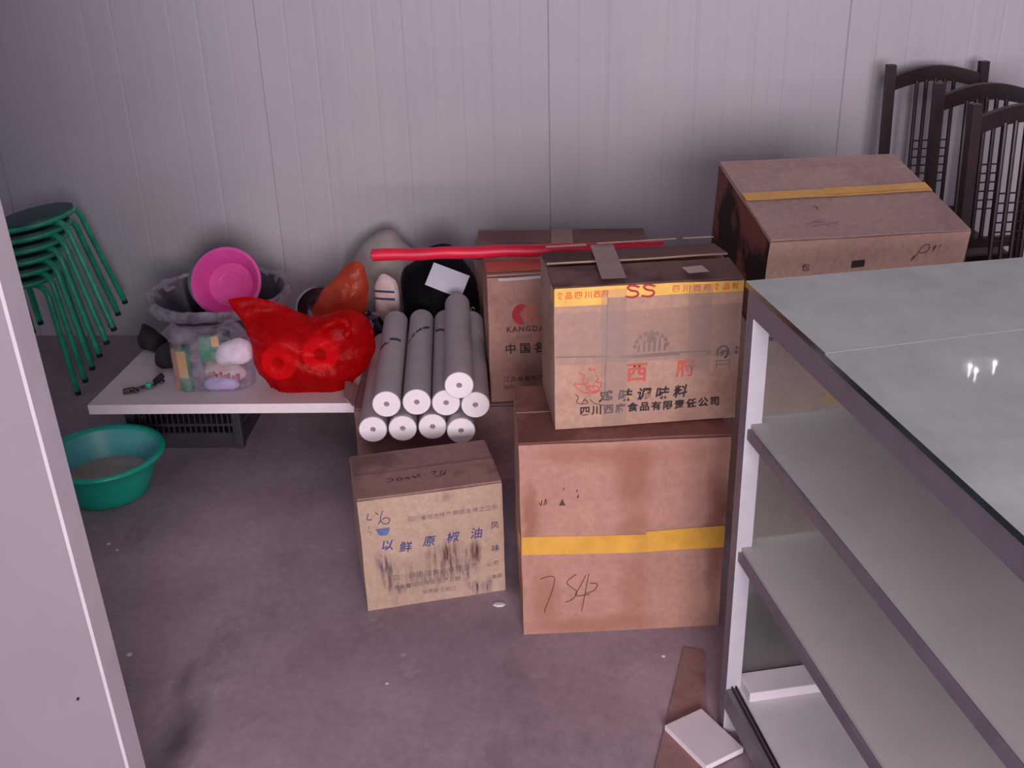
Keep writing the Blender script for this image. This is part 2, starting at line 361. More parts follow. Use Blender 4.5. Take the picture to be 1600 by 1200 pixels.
# ================================================================ cartons
def disp(p, w, d, h, seed, bulge):
    x, y, z = p
    a, b, c = 2 * x / w - 1, 2 * y / d - 1, 2 * z / h - 1
    f = lambda t: max(-1, min(1, t))
    a, b, c = f(a), f(b), f(c)
    dx = (1 if a > 0 else -1) * abs(a) ** 8 * (1 - b * b) * (1 - c * c) * bulge
    dy = (1 if b > 0 else -1) * abs(b) ** 8 * (1 - a * a) * (1 - c * c) * bulge
    nv = noise.noise_vector(Vector((x * 9 + seed, y * 9, z * 9))) * .0025
    return Vector((x + dx + nv.x, y + dy + nv.y, z + (nv.z if 0.02 < z / h else 0)))
class Carton:
    def __init__(s, root, w, d, h, body, top, seed=1, bulge=.004, side=None, seam='x', flap_gap=.004, lift=(.0, .0)):
        s.root, s.w, s.d, s.h, s.seed, s.bulge = root, w, d, h, seed, bulge
        m = MB(); n = 14; b = m.b
        for (ax, u, v) in (('x', s.d, s.h), ('y', s.w, s.h), ('z', s.w, s.d)):
            for side_ in (0, 1):
                g = []
                for i in range(n + 1):
                    row = []
                    for j in range(n + 1):
                        a, c = i / n, j / n
                        p = {'x': (side_ * w, a * d, c * h), 'y': (a * w, side_ * d, c * h), 'z': (a * w, c * d, side_ * h)}[ax]
                        row.append(b.verts.new(s.D(p)))
                    g.append(row)
                for i in range(n):
                    for j in range(n):
                        fc = b.faces.new((g[i][j], g[i + 1][j], g[i + 1][j + 1], g[i][j + 1]))
                        if side is not None and ax == 'x' and side_ == 0: fc.material_index = 1
        bmesh.ops.remove_doubles(b, verts=b.verts, dist=.0004)
        m.build('body', [body] + ([side] if side is not None else []), root, smooth=True, angle=50)
        # two closing flaps, 4 mm board, meeting at a seam
        t = .004; e = .001
        for k in (0, 1):
            fm = MB(); nn = 12; q = []
            for lay in (0, 1):
                g = []
                for i in range(nn + 1):
                    row = []
                    for j in range(nn + 1):
                        if seam == 'x':
                            x = e + (w - 2 * e) * i / nn
                            yy = (e + (d / 2 - flap_gap / 2 - e) * j / nn) if k == 0 else (d - e - (d / 2 - flap_gap / 2 - e) * j / nn)
                        else:
                            yy = e + (d - 2 * e) * i / nn
                            x = (e + (w / 2 - flap_gap / 2 - e) * j / nn) if k == 0 else (w - e - (w / 2 - flap_gap / 2 - e) * j / nn)
                        up = lift[k] * (j / nn) ** 1.3
                        nz = noise.noise(Vector((x * 7 + seed, yy * 7, k * 3))) * .002
                        row.append(fm.b.verts.new((x, yy, h + .0025 + nz + up + lay * t)))
                    g.append(row)
                q.append(g)
            for lay in (0, 1):
                for i in range(nn):
                    for j in range(nn): fm.b.faces.new((q[lay][i][j], q[lay][i + 1][j], q[lay][i + 1][j + 1], q[lay][i][j + 1]))
            for i in range(nn):
                for (a, bb) in (((i, 0), (i + 1, 0)), ((i, nn), (i + 1, nn)), ((0, i), (0, i + 1)), ((nn, i), (nn, i + 1))):
                    fc = fm.b.faces.new((q[0][a[0]][a[1]], q[0][bb[0]][bb[1]], q[1][bb[0]][bb[1]], q[1][a[0]][a[1]]))
                    if (a[1] == nn and bb[1] == nn): fc.material_index = 1
            fm.build('flap', [top, M['flap_edge']], root, smooth=False)
    def D(s, p): return disp(p, s.w, s.d, s.h, s.seed, s.bulge)
    def P(s, face, u, v, e):
        """u,v on a face -> local point just proud of it"""
        if face == 'front': q = s.D((u, 0, v)); return Vector((q.x, q.y - e, q.z))
        if face == 'left': q = s.D((0, u, v)); return Vector((q.x - e, q.y, q.z))
        nz = noise.noise(Vector((u * 7 + s.seed, v * 7, 0))) * .002
        return Vector((u, v, s.h + .0085 + nz + e))
    def strip(s, name, mat, face, pts, wd, e=.0012, n=24, th=.0006):
        """flat band following u,v points"""
        m = MB(); pts = [Vector((a, b)) for a, b in pts]; L = []
        tot = [0]
        for a, b in zip(pts, pts[1:]): tot.append(tot[-1] + (b - a).length)
        k = max(n, len(pts) * 2); rows = []
        for i in range(k + 1):
            t = tot[-1] * i / k; j = 0
            while j < len(tot) - 2 and tot[j + 1] < t: j += 1
            f = (t - tot[j]) / max(1e-9, tot[j + 1] - tot[j]); c = pts[j].lerp(pts[j + 1], f)
            dd = (pts[j + 1] - pts[j]).normalized(); nn = Vector((-dd.y, dd.x)) * wd / 2
            jit = noise.noise(Vector((c.x * 60, c.y * 60, 3))) * wd * .05
            rows.append([s.P(face, *(c - nn * (1 + jit)), e), s.P(face, *c, e), s.P(face, *(c + nn * (1 - jit)), e)])
        vs = [p for r in rows for p in r]; fs = []
        for i in range(k):
            for c in (0, 1): a = i * 3 + c; fs.append((a, a + 3, a + 4, a + 1))
        out = {'front': Vector((0, -1, 0)), 'left': Vector((-1, 0, 0)), 'top': Vector((0, 0, 1))}[face]
        if (vs[3] - vs[0]).cross(vs[1] - vs[0]).dot(out) < 0: fs = [f[::-1] for f in fs]
        m.raw(vs, fs); o = m.build(name, mat, s.root, recalc=False); return o
    def poly(s, name, mat, face, polys, e=.0014):
        m = MB()
        for pl in polys: m.raw([s.P(face, a, b, e) for a, b in pl], [tuple(range(len(pl)))])
        return tag(m.build(name, mat, s.root, recalc=False), kind='stuff' if len(polys) > 1 else None)
    def text(s, name, mat, face, body, u, v, size, rot=0, sx=1, shear=0, bold=.0, space=1, e=.0014, vert=False):
        me = text_mesh(body, size, bold, space, shear)
        ca, sa = math.cos(rot), math.sin(rot)
        for vt in me.vertices:
            x, y = vt.co.x * sx, vt.co.y
            vt.co = s.P(face, u + x * ca - y * sa, v + x * sa + y * ca, e)
        me.materials.append(mat); o = bpy.data.objects.new(name, me); link(o, s.root); return o
    def ink(s, name, mat, face, strokes, wd=.002, e=.0014):
        m = MB()
        for st in strokes:
            st = smooth2(st)
            for (a, b), (c, d) in zip(st, st[1:]):
                t = Vector((c - a, d - b)); 
                if t.length < 1e-6: continue
                t.normalize(); nx, ny = -t.y * wd / 2, t.x * wd / 2; ex, ey = t.x * wd * .3, t.y * wd * .3
                m.raw([s.P(face, a - nx - ex, b - ny - ey, e), s.P(face, c - nx + ex, d - ny + ey, e), s.P(face, c + nx + ex, d + ny + ey, e), s.P(face, a + nx - ex, b + ny - ey, e)], [(0, 1, 2, 3)])
        return tag(m.build(name, mat, s.root, recalc=False), kind='stuff')
def smooth2(pts, n=5):
    if len(pts) < 3: return pts
    P = [Vector(p) for p in pts]; P = [P[0]] + P + [P[-1]]; out = []
    for i in range(1, len(P) - 2):
        for k in range(n):
            t = k / n; a, b, c, d = P[i - 1], P[i], P[i + 1], P[i + 2]
            q = .5 * ((2 * b) + (-a + c) * t + (2 * a - 5 * b + 4 * c - d) * t * t + (-a + 3 * b - 3 * c + d) * t ** 3); out.append((q.x, q.y))
    out.append(tuple(P[-2])); return out
def text_mesh(body, size, bold=0, space=1, shear=0):
    cu = bpy.data.curves.new('lettering', 'FONT'); cu.body = body; cu.size = size; cu.resolution_u = 2
    cu.offset = bold; cu.space_character = space; cu.shear = shear
    o = bpy.data.objects.new('lettering', cu); C.objects.link(o)
    bpy.context.view_layer.update()
    me = bpy.data.meshes.new_from_object(o.evaluated_get(bpy.context.evaluated_depsgraph_get()))
    me.name = 'lettering'; bpy.data.objects.remove(o); me.materials.clear(); return me

# ---- large carton on the floor, yellow taped
r = empty('cardboard_box', (-.12, 1.968, 0), .095, label='large oil-stained cardboard box on the floor with yellow tape band and pencilled number', cat='box', group='cardboard boxes')
bigc = Carton(r, .443, .276, .4855, M['big_c'], M['big_top'], 1.3, .006)
bigc.strip('yellow_tape', M['yellow'], 'front', [(0.001, .238), (.442, .236)], .046, n=30)
bigc.strip('yellow_tape', M['yellow'], 'front', [(0.27, .247), (.442, .249)], .040, e=.0022, n=16)
bigc.strip('yellow_tape', M['yellow'], 'left', [(.001, .238), (.05, .238)], .046, n=6)
bigc.ink('handwriting', M['brown_ink'], 'front', [[(.040, .150), (.058, .156), (.071, .152), (.066, .120), (.052, .078), (.048, .062)],
    [(.118, .160), (.098, .140), (.108, .126), (.121, .112), (.110, .094), (.095, .088)],
    [(.140, .158), (.128, .128), (.118, .104), (.150, .106)], [(.146, .160), (.138, .100), (.132, .062)], [(.150, .135), (.166, .132), (.160, .116), (.140, .108)]], .0016)
bigc.poly('printed_mark', M['brown_ink'], 'front', [[(.082, .338), (.096, .338), (.089, .354)], [(.120, .356), (.125, .356), (.124, .366)], [(.118, .370), (.122, .372), (.121, .378)], [(.090, .376), (.093, .376), (.093, .384)]])
bigc.ink('printed_mark', M['brown_ink'], 'front', [[(.040, .346), (.044, .340), (.046, .352)], [(.050, .340), (.054, .354), (.055, .342)]], .0018)
# ---- seasoning carton on top of it
r = empty('cardboard_box', (-.045, 2.024, .494), .151, label='battered cardboard box with red and black Chinese lettering, stacked on the large oil-stained box', cat='box', group='cardboard boxes')
ss = Carton(r, .387, .226, .3105, M['ss_c'], M['ss_top'], 2.1, .005, lift=(.006, .012), flap_gap=.012)
ss.strip('printed_tape', M['yellow2'], 'front', [(.001, .295), (.110, .295)], .038, n=14)
ss.strip('printed_tape', M['yellow2'], 'front', [(.108, .302), (.386, .300)], .024, e=.0018, n=30)
ss.strip('yellow_tape', M['yellow2'], 'left', [(.001, .295), (.04, .297)], .034, n=6)
for k, (x, ch) in enumerate(zip([.004, .022, .042, .062, .080, .096], '食品四川西府')):
    ss.text('tape_lettering', M['orange_ink'], 'front', ch, x, .293, .016, bold=.0003, e=.0022)
for k, (x, ch) in enumerate(zip([.240, .262, .283, .303, .322, .342, .360], '四川西府食品有')):
    ss.text('tape_lettering', M['orange_ink'], 'front', ch, x, .295, .016, bold=.0002, e=.0026)
ss.ink('tape_lettering', M['deep_red'], 'front', [[(.172, .309), (.158, .313), (.150, .309), (.156, .303), (.168, .300), (.170, .293), (.160, .289), (.146, .291)],
    [(.204, .309), (.190, .313), (.182, .309), (.188, .303), (.200, .300), (.202, .293), (.192, .289), (.178, .291)]], .0042, e=.0030)
ss.text('lettering', M['red_ink'], 'front', '西', .148, .106, .046, bold=.0008)
ss.text('lettering', M['red_ink'], 'front', '府', .252, .110, .044, bold=.0004)
ss.ink('emblem', M['red_ink'], 'front', [[(.050, .128), (.062, .122), (.058, .108), (.068, .104), (.070, .112)], [(.086, .122), (.092, .114), (.086, .106), (.098, .104), (.096, .094)],
    [(.040, .104), (.052, .104), (.066, .100)], [(.040, .104), (.048, .094), (.064, .084), (.082, .082), (.098, .086)], [(.066, .096), (.076, .098), (.088, .096), (.094, .090), (.084, .085), (.070, .088), (.066, .096)],
    [(.072, .094), (.076, .088)], [(.080, .095), (.084, .088)], [(.070, .136), (.078, .134)], [(.074, .140), (.075, .130)], [(.080, .138), (.084, .132)]], .0022)
ss.ink('emblem', M['black_ink'], 'front', [[(.044, .082), (.050, .074), (.046, .064), (.058, .058)], [(.060, .066), (.068, .064)], [(.064, .072), (.058, .060), (.070, .060), (.064, .070)], [(.074, .068), (.084, .058), (.104, .052)]], .0013)
ss.text('lettering', M['black_ink'], 'front', '鸡味调味料', .092, .060, .030, shear=.18, bold=.0007, space=1.62, rot=.012)
ss.text('lettering', M['black_ink'], 'front', '四川西府食品有限责任公司', .052, .034, .0225, bold=.0006, space=1.24, rot=.0)
pg = []
for k in range(9):          # grey arched palace-like emblem
    a = math.pi * (k + .5) / 9; x, z = .198 + .034 * math.cos(a), .176 + .034 * math.sin(a)
    pg.append([(x - .004, z - .004), (x + .004, z - .005), (x + .003, z + .005), (x - .003, z + .004)])
for k in range(6):
    x = .170 + k * .0108; t = .012 + .022 * math.sin(math.pi * (k + .5) / 6); pg.append([(x, .168), (x + .005, .168), (x + .005, .168 + t), (x + .001, .168 + t * .9)])
pg.append([(.188, .190), (.208, .190), (.204, .210), (.198, .218), (.192, .208)]); pg.append([(.150, .155), (.262, .156), (.258, .160), (.170, .159)])
ss.poly('emblem', M['grey_ink'], 'front', pg)
ss.ink('stamp', M['navy'], 'front', [[(.352 + .012 * math.cos(a), .156 + .014 * math.sin(a)) for a in [i * .6 for i in range(-2, 7)]], [(.346, .154), (.354, .158), (.350, .148)], [(.358, .160), (.362, .152)]], .0034)
ss.ink('stamp', M['grey_ink'], 'front', [[(.340, .136), (.368, .136)], [(.342, .128), (.366, .128)], [(.340, .138), (.340, .120)], [(.368, .138), (.368, .120)]], .0016)
ss.poly('stamp', M['navy'], 'front', [[(.378, .150), (.384, .150), (.384, .156), (.378, .156)], [(.379, .160), (.385, .161), (.384, .166), (.378, .165)]])
ss.strip('clear_tape', M['clear_tape'], 'front', [(.001, .205), (.386, .206)], .115, e=.0038, n=30)
ss.strip('clear_tape', M['clear_tape'], 'front', [(.125, .002), (.122, .308)], .052, e=.0050, n=20)
ss.strip('clear_tape', M['clear_tape'], 'front', [(.300, .120), (.298, .308)], .048, e=.0050, n=14)
ss.strip('tan_tape', M['top_tape'], 'top', [(.122, .002), (.135, .224)], .050, e=.010, n=10)
ss.strip('tan_tape', M['tan_tape'], 'top', [(.295, .004), (.290, .045)], .044, e=.012, n=6)
ss.strip('tan_tape', M['tan_tape'], 'top', [(.012, .218), (.10, .216)], .014, e=.014, n=8)
ss.strip('worn_edge', M['edge'], 'top', [(.125, .2215), (.30, .2225)], .009, e=.014, n=20)
ss.strip('worn_edge', M['edge'], 'top', [(.315, .2225), (.384, .2235)], .009, e=.014, n=8)
ss.ink('crease', M['grey_ink'], 'front', [[(.004, .165), (.10, .164), (.112, .162)], [(.135, .160), (.31, .162), (.318, .154)]], .0030)
ss.ink('crease', M['grey_ink'], 'front', [[(.111, .306), (.108, .25), (.106, .13), (.107, .07)]], .0022)
# ---- small smudged carton in front
r = empty('cardboard_box', (-.49, 2.048, 0), .269, label='small dirty cardboard box on the floor with purple handwriting and a blue bowl print', cat='box', group='cardboard boxes')
sm = Carton(r, .331, .207, .2975, M['small_c'], M['small_top'], 3.7, .005, lift=(.004, .002))
for x, ch, z in ((.040, '以', .165), (.082, '鲜', .155), (.138, '原', .163), (.194, '椒', .163), (.250, '油', .163)):
    sm.text('handwriting', M['blue_ink'], 'front', ch, x, z, .030, shear=.15, bold=.0002, rot=-.03)
sm.text('lettering', M['navy'], 'front', '风', .300, .180, .020); sm.text('lettering', M['navy'], 'front', '味', .300, .118, .020)
sm.text('lettering', M['grey_ink'], 'front', '公司', .288, .078, .015); sm.text('lettering', M['grey_ink'], 'front', '食品', .298, .040, .013)
sm.text('lettering', M['grey_ink'], 'front', '四川省地方特产 鲜椒油 味之正宗', .108, .232, .0145, space=1.0, rot=-.010)
sm.text('lettering', M['grey_ink'], 'front', '四川鲜椒油食品有限公司', .064, .078, .018, space=1.05, rot=0)
sm.text('lettering', M['grey_ink'], 'front', '净含量地址电话 生产日期', .064, .052, .014, space=1.02)
sm.text('lettering', M['grey_ink'], 'front', '保质期 见封口', .130, .026, .013)
sm.poly('bowl_print', M['cup'], 'front', [[(.034, .222), (.067, .222), (.062, .208), (.056, .203), (.044, .203), (.038, .209)]])
sm.ink('handwriting', M['navy'], 'front', [[(.055, .268), (.048, .250), (.052, .236), (.064, .234), (.068, .244), (.060, .250), (.052, .246)], [(.038, .266), (.044, .260)], [(.042, .236), (.048, .246)], [(.022, .266), (.018, .252), (.028, .250)]], .0018)
sm.ink('grey_mark', M['grey_ink'], 'front', [[(.020, .232), (.020, .224)], [(.016, .218), (.024, .216), (.020, .208)]], .0015)
def flip(st): return [[(.27 - u, .118 - v) for u, v in s_] for s_ in st]
sm.ink('handwriting', M['black_ink'], 'top', flip([[(.062, .058), (.072, .064), (.070, .050), (.062, .046)], [(.064, .066), (.056, .046)],
    [(.074, .068), (.086, .066)], [(.088, .058), (.080, .044), (.092, .046)], [(.118, .062), (.124, .052), (.116, .046)], [(.128, .060), (.136, .050), (.130, .062)], [(.144, .064), (.150, .050)], [(.141, .054), (.156, .056)],
    [(.168, .062), (.160, .056), (.166, .048), (.174, .056), (.168, .062)], [(.196, .062), (.184, .060), (.182, .050), (.194, .046)]]), .0020)
#sm.poly('ink_blot', M['blue_ink'], 'front', [[(.300 - .012, .012), (.305, .012), (.308, .028), (.296, .034)], [(.268, .010), (.282, .010), (.280, .026), (.274, .032)], [(.040, .138), (.058, .130), (.058, .112), (.046, .108)]])
# ---- under carton carrying the paper rolls
r = empty('cardboard_box', (-.614, 2.635, 0), R(4), label='low brown cardboard box on the floor carrying the stacked paper rolls', cat='box', group='cardboard boxes')
un = Carton(r, .57, .40, .232, M['und_c'], M['und_c'], 4.4, .003)
fm = MB(); fm.raw([(0, .002, .243), (0, .13, .243), (-.036, .12, .270), (-.026, .015, .264), (0.002, .002, .247), (0.002, .13, .247), (-.034, .12, .274), (-.024, .015, .268)],
    [(0, 1, 2, 3), (4, 7, 6, 5), (0, 3, 7, 4), (3, 2, 6, 7), (2, 1, 5, 6)]); fm.build('side_flap', M['und_c'], r)
# ---- tall carton with red crescent logo
r = empty('cardboard_box', (-.235, 2.668, .2425), .148, label='upright cardboard box with a red crescent logo, behind the paper rolls', cat='box', group='cardboard boxes')
kg = Carton(r, .30, .17, .362, M['kg_c'], M['kg_c'], 5.2, .004)
kc, kz = .090, .255
cres = [(kc + .024 * math.cos(a) * 1.05, kz + .030 * math.sin(a)) for a in [R(t) for t in range(62, 299, 12)]] + [(kc - .004, kz)]
kg.poly('crescent_logo', M['deep_red'], 'front', [cres])
kg.poly('crescent_logo', M['red_ink'], 'front', [[(kc + .004 + k * .018, kz), (kc + .020 + k * .018, kz + .022), (kc + .027 + k * .018, kz + .022), (kc + .012 + k * .018, kz), (kc + .027 + k * .018, kz - .022), (kc + .020 + k * .018, kz - .022)] for k in (0, 1)])
kg.text('lettering', M['brown_ink'], 'front', 'KANGDA', .048, .206, .021, space=1.25, bold=.0008)
kg.text('lettering', M['grey_ink'], 'front', '® 食', .075, .186, .014, space=1.8)
kg.text('lettering', M['black_ink'], 'front', '中国名牌', .042, .146, .031, space=1.55, bold=.0005)
kg.text('lettering', M['brown_ink'], 'front', '江苏省名优产品', .036, .062, .017, space=1.25)
kg.text('lettering', M['brown_ink'], 'front', '地址', .034, .038, .017)
kg.strip('white_tape', M['white_tape'], 'front', [(.03, .357), (.299, .357)], .007, n=12)
kg.strip('red_tape', M['red_ink'], 'top', [(.002, .055), (.298, .055)], .085, e=.0015, n=10)
# ---- carton lying against the wall
r = empty('cardboard_box', (-.34, 3.40, 0), R(1.5), label='closed cardboard box against the wall behind the red tube, tan tape down its lid', cat='box', group='cardboard boxes')
bk = Carton(r, .585, .30, .41, M['back_c'], M['back_c'], 6.1, .003, seam='x')
bk.strip('tan_tape', M['tan_tape'], 'top', [(.295, .003), (.295, .298)], .075, n=8)
bk.strip('worn_edge', M['edge'], 'top', [(.34, .297), (.50, .297)], .005, n=8)
# ---- right hand cartons behind the display case
r = empty('cardboard_box', (.430, 2.345, 0), R(8.3), label='brown cardboard box on the floor seen through the glass, under the tilted box', cat='box', group='cardboard boxes')
lo = Carton(r, .44, .30, .558, M['up_c'], M['big_top'], 7.7, .003)
lo.strip('yellow_tape', M['yellow'], 'front', [(.165, .405), (.439, .400)], .038, n=14)
r = empty('cardboard_box', (.385, 2.662, 0), R(8.3), label='brown cardboard box hidden behind the glass case, propping the back of the tilted box', cat='box', group='cardboard boxes')
Carton(r, .44, .21, .607, M['und_c'], M['und_c'], 8.7, .002)
r = empty('cardboard_box', (.419, 2.338, .572), 0, label='tilted cardboard box with yellow tape across its lid, topmost beside the dark chairs', cat='box', group='cardboard boxes')
r.rotation_euler = (R(8.9), 0, R(8.3)); r.rotation_mode = 'XYZ'
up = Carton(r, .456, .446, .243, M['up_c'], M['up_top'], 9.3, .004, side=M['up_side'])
up.strip('yellow_tape', M['yellow'], 'top', [(.002, .222), (.454, .226)], .044, e=.0015, n=20)
up.strip('yellow_tape', M['yellow'], 'top', [(.20, .232), (.454, .234)], .036, e=.0022, n=10)
up.ink('handwriting', M['black_ink'], 'top', [[(.145, .150), (.152, .148), (.150, .134)]], .0018)
up.ink('handwriting', M['blue_ink'], 'top', [[(.10, .062), (.13, .072), (.16, .060), (.175, .066)], [(.11, .050), (.14, .056), (.15, .044)], [(.12, .078), (.15, .080)]], .0014)
up.ink('handwriting', M['brown_ink'], 'front', [[(.330, .186), (.342, .196), (.350, .212), (.364, .218), (.368, .206), (.356, .198), (.346, .200)], [(.330, .180), (.338, .190)], [(.376, .206), (.382, .214), (.378, .200)], [(.39, .21), (.394, .216)]], .0016)
up.poly('printed_square', M['black_ink'], 'front', [[(.192, .170), (.222, .173), (.222, .190), (.192, .188)]])
up.text('lettering', M['brown_ink'], 'front', '包', .078, .172, .020)

# ================================================================ display case
cs = empty('display_case', (.283, 1.696, 0), R(-77.2), label='aluminium framed glass display case with dusty green-edged top, right foreground', cat='display case')
# local frame: +x runs along the case toward the camera, +y to the right (far-end width)
L_, W_, T = 1.22, .60, .030
def cb(name, mat, *a, bev=0): return bx(name, mat, cs, *a, bev=bev)
for i, (x, y) in enumerate(((0, 0), (0, W_ - T), (L_ - T, 0), (L_ - T, W_ - T))):
    pb = MB(); pb.box(x, x + T, y, y + T, .0, .885, bev=.0015)
    post = pb.build('corner_post', [M['alu']], cs)
    if i in (0, 1):
        post.data.materials.append(M['alu_front'])
        for pl in post.data.polygons:
            if pl.normal.x > .9: pl.material_index = 1
cb('top_rail', M['alu'], 0, L_, 0, T, .885, .930, bev=.0015)
cb('top_rail', M['alu'], 0, L_, W_ - T, W_, .885, .930, bev=.0015)
cb('top_rail', M['alu'], 0, T, T, W_ - T, .885, .930, bev=.0015)
cb('top_rail', M['alu'], L_ - T, L_, T, W_ - T, .885, .930, bev=.0015)
sk_ = lambda y: .304 - .054 * y          # the joint between the two panes runs slightly askew
for k in (0, 1):
    y0, y1 = -.004, W_ + .004
    P = [(-.004, y0), (sk_(y0) - .0012, y0), (sk_(y1) - .0012, y1), (-.004, y1)] if k == 0 else [(sk_(y0) + .0012, y0 - .003), (L_ + .004, y0 - .003), (L_ + .004, y1), (sk_(y1) + .0012, y1)]
    g = MB(); g.raw([(x, y, .930) for x, y in P] + [(x, y, .940) for x, y in P], [(3, 2, 1, 0), (4, 5, 6, 7)] + [(i, (i + 1) % 4, 4 + (i + 1) % 4, 4 + i) for i in range(4)])
    pane = g.build('glass_top_pane', [M['glass_top'], M['glass_edge']], cs)
    for pl in pane.data.polygons:
        if abs(pl.normal.z) < .5 and abs(pl.center.x - .29) > .03: pl.material_index = 1
g = MB(); g.raw([(sk_(0) - .0013, -.004, .9403), (sk_(0) + .0013, -.004, .9403), (sk_(W_) + .0013, W_, .9403), (sk_(W_) - .0013, W_, .9403)], [(0, 1, 2, 3)])
g.build('pane_seam', M['tile_edge'], cs)
for z in (.682, .430):
    g = MB(); g.box(.004, L_ - .03, .010, W_ - .03, z, z + .008)
    sh = g.build('glass_shelf', [M['glass_shelf'], M['glass_edge']], cs)
    for pl in sh.data.polygons:
        if pl.normal.y < -.5: pl.material_index = 0
    cb('shelf_strip', M['alu'], T, L_ - T, .004, .012, z - .020, z - .001)
    cb('shelf_strip', M['alu'], T, L_ - T, W_ - .03, W_ - .022, z - .020, z - .001)
    cb('shelf_strip', M['alu'], .030, .038, .03, W_ - .03, z - .018, z - .001)
cb('base_board', M['base'], .005, L_ - .005, .022, W_ - .005, .098, .112)
cb('base_batten', M['tile'], .016, .075, .030, W_ - .03, .112, .134, bev=.002)
cb('bottom_rail', M['alu'], T, L_ - T, 0, .022, .062, .112, bev=.0015)
cb('bottom_rail', M['alu'], T, L_ - T, W_ - .022, W_, .062, .112, bev=.0015)
cb('bottom_rail', M['alu'], 0, T, T, W_ - T, .062, .098)
cb('bottom_rail', M['alu'], L_ - T, L_, T, W_ - T, .062, .098)
cb('door_track', M['track'], T, L_ - T, .010, .013, .112, .117)
cb('door_track', M['track'], T, L_ - T, .018, .021, .112, .117)
cb('end_pane', M['glass_pane'], .008, .013, T, W_ - T, .112, .885)
cb('side_pane', M['glass_pane'], T, L_ - T, W_ - .012, W_ - .007, .112, .885)

# loose board strip and tile by the foot of the case
s_ = MB(); P = [(.236, 1.925), (.280, 1.915), (.262, 1.70), (.250, 1.40), (.108, 1.40)]
s_.raw([(x, y, .0005) for x, y in P] + [(x, y, .0045) for x, y in P], [(0, 1, 2, 3, 4), (5, 6, 7, 8, 9)] + [(i, (i + 1) % 5, 5 + (i + 1) % 5, 5 + i) for i in range(5)])
tag(s_.build('cardboard_strip', M['plank']), 'flat strip of brown board lying on the floor under the white tile', 'board')
tl = MB(); tl.box(-.046, .046, -.064, .064, 0, .013, bev=.001)
t_ = tl.build('tile', [M['tile'], M['tile_edge']]); t_.location = (.2478, 1.638, .0055); t_.rotation_euler = (0, 0, R(33))
for pl in t_.data.polygons:
    if abs(pl.normal.z) < .5: pl.material_index = 1
tag(t_, 'small white rectangular tile on the floor beside the foot of the glass case', 'tile')

# ================================================================ paper rolls
def paper_roll():
    root = empty('paper_roll', (0, 0, 0)); L = .565; r0 = .0365
    m = MB(); n = 40
    b = m.b
    m.lathe([(r0, .001), (r0, L - .001), (r0 - .0012, L - .001), (r0 - .0012, .001)], n, closed=True)
    a = m.build('wrapper', M['wrap'], root, smooth=True)
    m = MB(); prof = [(.0072, .03), (.0072, .0), (.012, -.0006), (.018, .0003), (.024, -.0005), (.030, .0002), (r0 - .0016, .0), (r0 - .0016, L), (.0072, L), (.0072, L - .03)]
    m.lathe(prof, n)
    c = m.build('paper_end', M['white_paper'], root, smooth=True)
    m = MB(); m.lathe([(.0, .006), (.0071, .006)], 16); d = m.build('core', M['hole'], root)
    for o in (a, c, d): o.matrix_local = Matrix.Rotation(R(-90), 4, 'X')
    return root
rp = paper_roll()
dx = .0760
rolls = []
yaw = R(6.2)
lowz, midz, topz = .2765 + .0025, .3425 + .0025, .4085 + .0025
for i in range(4): rolls.append((-.522 + dx * i, 2.435 + [0, .006, .016, -.006][i], lowz))
for i in range(4): rolls.append((-.484 + dx * i, 2.448 + [.0, .012, .008, -.004][i], midz))
rolls.append((-.292, 2.420, topz))
names = ['leftmost roll of the bottom row, white end jutting out', 'second from left in the bottom row', 'third from left in the bottom row', 'rightmost in the bottom row',
         'leftmost in the middle row with blue lettering band', 'second from left in the middle row with rising blue print', 'third in the middle row, partly behind the topmost roll', 'rightmost in the middle row, against the tall box',
         'topmost of the whole stack']
print_strokes = {4: [[(-1.0, .30), (-.55, .315), (-.2, .31)], [(-.15, .335), (.75, .34)], [(-.9, .318), (-.85, .30)], [(-.5, .30), (-.45, .32)]],
                 5: [[(-.95, .335), (-.55, .36), (-.35, .372)], [(-.27, .378), (.18, .402)], [(.25, .405), (.80, .432)]],
                 6: [[(-.95, .425), (-.4, .405), (.05, .385)]]}
for i, (x, y, z) in enumerate(rolls):
    o = rp if i == 0 else copy_tree(rp)
    o.location = (x, y, z); o.rotation_euler = (0, 0, yaw + random.uniform(-.002, .002))
    tag(o, 'grey-wrapped white paper roll, ' + names[i], 'paper roll', 'stacked paper rolls')
    if i in print_strokes:
        m = MB(); rr = .0371
        for st in print_strokes[i]:
            for (a, l), (a2, l2) in zip(st, st[1:]):
                k = 4
                for q in range(k):
                    if q == 2 and random.random() < .12: continue
                    f0, f1 = q / k, (q + 1.0) / k; A0, A1 = a + (a2 - a) * f0, a + (a2 - a) * f1; L0, L1 = l + (l2 - l) * f0, l + (l2 - l) * f1
                    m.raw([(rr * math.sin(A0), L0, rr * math.cos(A0)), (rr * math.sin(A1), L1, rr * math.cos(A1)), (rr * math.sin(A1), L1 + .017, rr * math.cos(A1)), (rr * math.sin(A0), L0 + .017, rr * math.cos(A0))], [(0, 1, 2, 3)])
        m.build('blue_print', M['print_blue'], o, recalc=False)

# red tube across
tb = empty('red_tube', (0, 0, 0), label='long red plastic-wrapped tube lying across the tall box and black bag', cat='tube')
m = MB(); A = Vector((-.553, 2.775, .6345)); B = Vector((.235, 2.815, .6395)); pts = [A.lerp(B, i / 24) + Vector((0, 0, .0012 * math.sin(i * 1.3))) for i in range(25)]
m.tube(pts, [.0168 + .0006 * math.sin(i * 2.1) for i in range(25)], 18); m.build('sheet', M['red_roll'], tb, smooth=True)
m = MB(); m.tube([A - (B - A).normalized() * .004, A + (B - A).normalized() * .02], .009, 12); m.build('core', M['deep_red'], tb)

